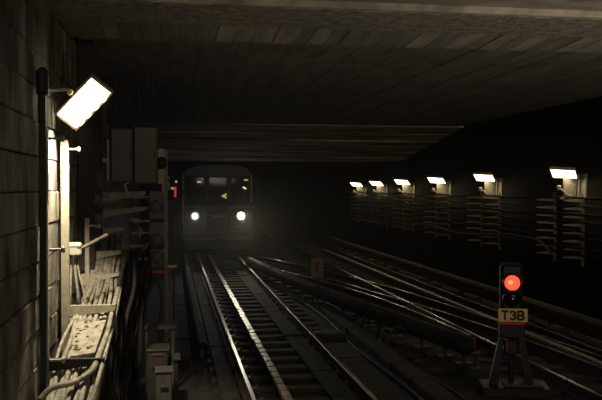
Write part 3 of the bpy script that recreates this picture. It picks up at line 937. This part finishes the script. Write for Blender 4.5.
ground_box('pale grey upright box lowest beside the hanging cables', 156, 172, 371, 9.0, .22, 'stone_grey')
t, w, h = ground_box('brownish box with a faint red mark behind the pale grey box', 147, 168, 350, 9.7, .35, 'brown_box')
MB().box((0, -.012, h * .93), (w * .45, .014, .025)).build('red_mark', 'brown_red', t)
ft = thing('steel_frame', 'dark steel frame stand over the boxes at the left', 'frame', (at(160, 330, 10.8).x, 10.8, 0))
zf = at(160, 326, 10.8).z
for sx in (-.17, .17):
    for dy in (-.1, .25):
        MB().box((sx, dy, zf / 2), (.04, .04, zf)).build('leg', 'cover_grey', ft)
MB().box((0, .07, zf), (.42, .45, .04), None, .006).build('top', 'cover_grey', ft)
fp_ = thing('equipment_stand', 'black stand with slotted top right of the pale grey box', 'stand', (at(176, 360, 9.5).x, 9.5, 0))
zf = at(176, 357, 9.5).z
MB().box((0, 0, zf / 2), (.05, .3, zf), None, .006).build('panel', 'black_steel', fp_)
MB().box((0, 0, zf), (.1, .34, .03), None, .006).build('cap', 'black_steel', fp_)

# ------------------------------------------------------------------ far signal lights left of the train
p = at(174.5, 190, 29.0)
t = thing('far_signal', 'small distant signal with red, yellow and green lights left of the train', 'signal', (p.x, p.y, 0))
MB().box((0, .08, p.z / 2), (.07, .07, p.z)).box((0, .08, .015), (.25, .25, .03)).build('post', 'black_steel', t)
MB().box((0, .08, p.z), (.2, .14, .75), None, .02).build('head', 'black_paint', t)
MB().box((.03, .0, p.z - .07), (.07, .02, .36), None, .01).build('red_light', 'small_red', t)
MB().lathe([(.04, 0), (.03, .02)], (.06, .01, p.z + .3), (0, -1, 0), 12).build('yellow_light', 'small_yellow', t)
MB().lathe([(.05, 0), (.04, .02)], (-.07, .01, p.z + .06), (0, -1, 0), 12).build('green_light', 'small_green', t)
for k, (xx, yy) in enumerate([(167.5, 178), (168, 184), (169, 188)]):
    q = at(xx, yy, 12.88)
    tag(MB().lathe([(.03, 0), (.036, .02), (.025, .05)], q, (0, -1, 0), 12).box(q + Vector((-.035, .03, 0)), (.08, .03, .03)).build('insulator', 'pale_cable'), ['topmost pale insulator knob on the post right of the cabinets', 'middle pale insulator knob on the post right of the cabinets', 'lowest pale insulator knob on the post right of the cabinets'][k], 'insulator', 'insulator knobs')

# ------------------------------------------------------------------ train
YT = 30.2
tc = at(218, 216, YT).x
tn = thing('metro_train', 'dark blue metro train with two lit headlights and a winged emblem', 'train', (tc, YT, RAIL))
HW = 1.34
# body outline (front view), pushed back
out = [(-HW + .06, .55), (-HW, .8), (-HW, 2.75), (-HW + .07, 3.05), (-HW + .3, 3.25), (-.6, 3.36), (.6, 3.36), (HW - .3, 3.25), (HW - .07, 3.05), (HW, 2.75), (HW, .8), (HW - .06, .55)]
body = MB()
LEN = 17.5
n = len(out)
holes = []
# shell behind the front wall
vs = [(p[0], .25, p[1]) for p in out] + [(p[0], LEN, p[1]) for p in out]
body.add(vs, [(k, (k + 1) % n, n + (k + 1) % n, n + k) for k in range(n)])
body.add([(p[0], LEN, p[1]) for p in out], [tuple(range(n))])
body.build('body_shell', 'train_body', tn)
# front wall as panels around three windows
zw0, zw1 = 1.92, 2.92
xs = [-HW + .02, -1.22, -.48, -.36, .36, .48, 1.22, HW - .02]
fr = MB()
fr.box2((-HW, 0, .62), (HW, .25, zw0), .04)
fr.prism([(-HW, zw1), (HW, zw1), (HW - .07, 3.05), (HW - .3, 3.25), (.6, 3.36), (-.6, 3.36), (-HW + .3, 3.25), (-HW + .07, 3.05)], (0, .25, 0))
for (a_, b_) in ((-HW, -1.22), (-.48, -.36), (.36, .48), (1.22, HW)):
    fr.box2((a_, 0, zw0 - .02), (b_, .25, zw1 + .02))
fr.build('front_wall', 'train_body', tn)
for (a_, b_) in ((-1.22, -.48), (-.36, .36), (.48, 1.22)):
    wdw = MB()
    t_ = .035
    wdw.box2((a_, -.02, zw0), (a_ + t_, .03, zw1)).box2((b_ - t_, -.02, zw0), (b_, .03, zw1)).box2((a_, -.02, zw0), (b_, .03, zw0 + t_)).box2((a_, -.02, zw1 - t_), (b_, .03, zw1))
    w_ = wdw.build('window', 'black_paint', tn)
    MB().box2((a_ + .02, .03, zw0 + .02), (b_ - .02, .04, zw1 - .02)).build('pane', 'train_glass', w_)
dr = MB().box2((-.42, -.025, .75), (.42, 0, 1.86), .01).build('front_door', 'train_body', tn)
MB().box((.33, -.05, 1.5), (.03, .04, .14), None, .006).build('door_handle', 'train_trim', dr)
for z_ in (.82, 1.0, 1.75):
    MB().box2((-HW, -.012, z_), (HW, 0, z_ + .03)).build('trim_strip', 'train_trim', tn)
MB().box2((-HW, -.06, .5), (HW, .2, .66), .03).build('bumper_beam', 'train_trim', tn)
MB().box((0, -.18, .45), (.3, .4, .22), None, .04).box((0, -.4, .45), (.24, .1, .3), None, .03).build('coupler', 'black_steel', tn)
MB().box2((-1.2, .3, .12), (1.2, 3.2, .55), .05).build('bogie', 'black_steel', tn)
for sx in (-1, 1):
    MB().lathe([(.4, -.06), (.42, -.04), (.4, .06)], (sx * .717, 1.2, .41), (1, 0, 0), 24).build('wheel', 'black_steel', tn)
zh = at(218, 216, YT).z - RAIL
for k, (px, m_) in enumerate([(195, 'head_lens_blue'), (241, 'head_lens')]):
    hx = at(px, 216, YT).x - tc
    hl = MB().lathe([(.2, 0), (.2, .06), (.17, .08), (.15, .03)], (hx, 0, zh), (0, -1, 0), 28).build('headlight', 'train_trim', tn)
    MB().lathe([(.1 if k == 0 else .13, 0), (.08, .05), (.03, .07)], (hx, -.03, zh), (0, -1, 0), 28).build('lens', m_, hl, 'bluish white lit lens' if k == 0 else 'dazzling warm white lit lens')
    d = Vector((0.0, -1, -.075))
    spot_light('headlight_light', (tc + hx, YT - .16, zh + RAIL), d, 200 if k == 0 else 480, (1, .95, .85) if k == 0 else (1, .9, .68), math.radians(30), 1.0, .05)
# winged emblem
ez = at(218, 216, YT).z - RAIL
em = [(-.36, .05), (-.12, .03), (-.09, .1), (0, -.0), (.09, .1), (.12, .03), (.36, .05), (.2, -.05), (.07, -.08), (.06, -.01), (0, -.09), (-.06, -.01), (-.07, -.08), (-.2, -.05)]
MB().prism(em, (0, -.03, 0), (0, -.02, ez)).build('emblem', 'emblem_metal', tn, 'winged chrome emblem')
# grab rails at the corners
for (px, ya_, yb_) in ((182, 175, 188), (182, 196, 224), (251, 175, 202)):
    x_ = max(-HW + .03, min(HW - .03, at(px, 180, YT).x - tc))
    za_, zb_ = at(px, yb_, YT).z - RAIL, at(px, ya_, YT).z - RAIL
    MB().tube([(x_, 0, za_), (x_, -.07, za_ + .04), (x_, -.07, zb_ - .04), (x_, 0, zb_)], .028, 8).build('grab_rail', 'brass_rail', tn)
# inside the cab: rear wall, yellow framed lit door window, lamps, seat, desk
MB().box2((-HW + .05, 1.7, .9), (HW - .05, 1.75, 3.2)).build('cab_rear_wall', 'seat_dark', tn)
MB().box2((-1.2, .3, 1.6), (1.2, .8, 1.95), .05).build('driver_desk', 'seat_dark', tn)
p = [(at(x_, y_, YT + 1.6) - Vector((tc, YT, RAIL))) for (x_, y_) in ((221, 196), (231, 191), (231, 201))]
q = MB().prism([(v.x, v.z) for v in p], (0, -.03, 0), (0, 1.68, 0)).build('lit_window', 'cab_lamp', tn, 'yellow lit wedge behind the windscreen')
MB().prism([(p[0].x + .15, p[0].z + .0), (p[1].x - .05, p[1].z - .12), (p[2].x - .05, p[2].z + .12)], (0, -.02, 0), (0, 1.65, 0)).build('window_mask', 'black_paint', q)
for k, (x_, y_, m_) in enumerate([(199, 182, 'cab_lamp'), (244.5, 188, 'cab_lamp_bright'), (246, 180, 'cab_lamp'), (198, 203.5, 'small_red')]):
    v = at(x_, y_, YT + .9) - Vector((tc, YT, RAIL))
    MB().box(v, (.16 if k != 3 else .05, .05, .06 if k != 3 else .05), Matrix.Rotation(.5 if k == 1 else 0, 3, 'Y'), .012).build('cab_light', m_, tn)
v = at(208, 186, YT + 1.5) - Vector((tc, YT, RAIL))
MB().box(v, (.4, .05, .1), None, .02).build('sun_visor', 'seat_dark', tn)

# ------------------------------------------------------------------ thin haze added for headlight glow and to lift the blacks
hz = bpy.data.materials.new('added_haze_volume')
hz.use_nodes = True
nt = hz.node_tree
nt.nodes.clear()
ho = nt.nodes.new('ShaderNodeOutputMaterial')
hv = nt.nodes.new('ShaderNodeVolumeScatter')
hv.inputs['Color'].default_value = (1, .97, .92, 1)
hv.inputs['Density'].default_value = .0009
hv.inputs['Anisotropy'].default_value = .8
nt.links.new(hv.outputs[0], ho.inputs['Volume'])
MATS['added_haze_volume'] = hz
hzo = MB().box2((WX0 + .02, 3.0, .02), (WX1 - .02, 60, 4.3)).build('added_haze', 'added_haze_volume')
hzo['kind'] = 'stuff'
tag(hzo, 'thin haze added in the tunnel air to make the headlights glow', 'haze')
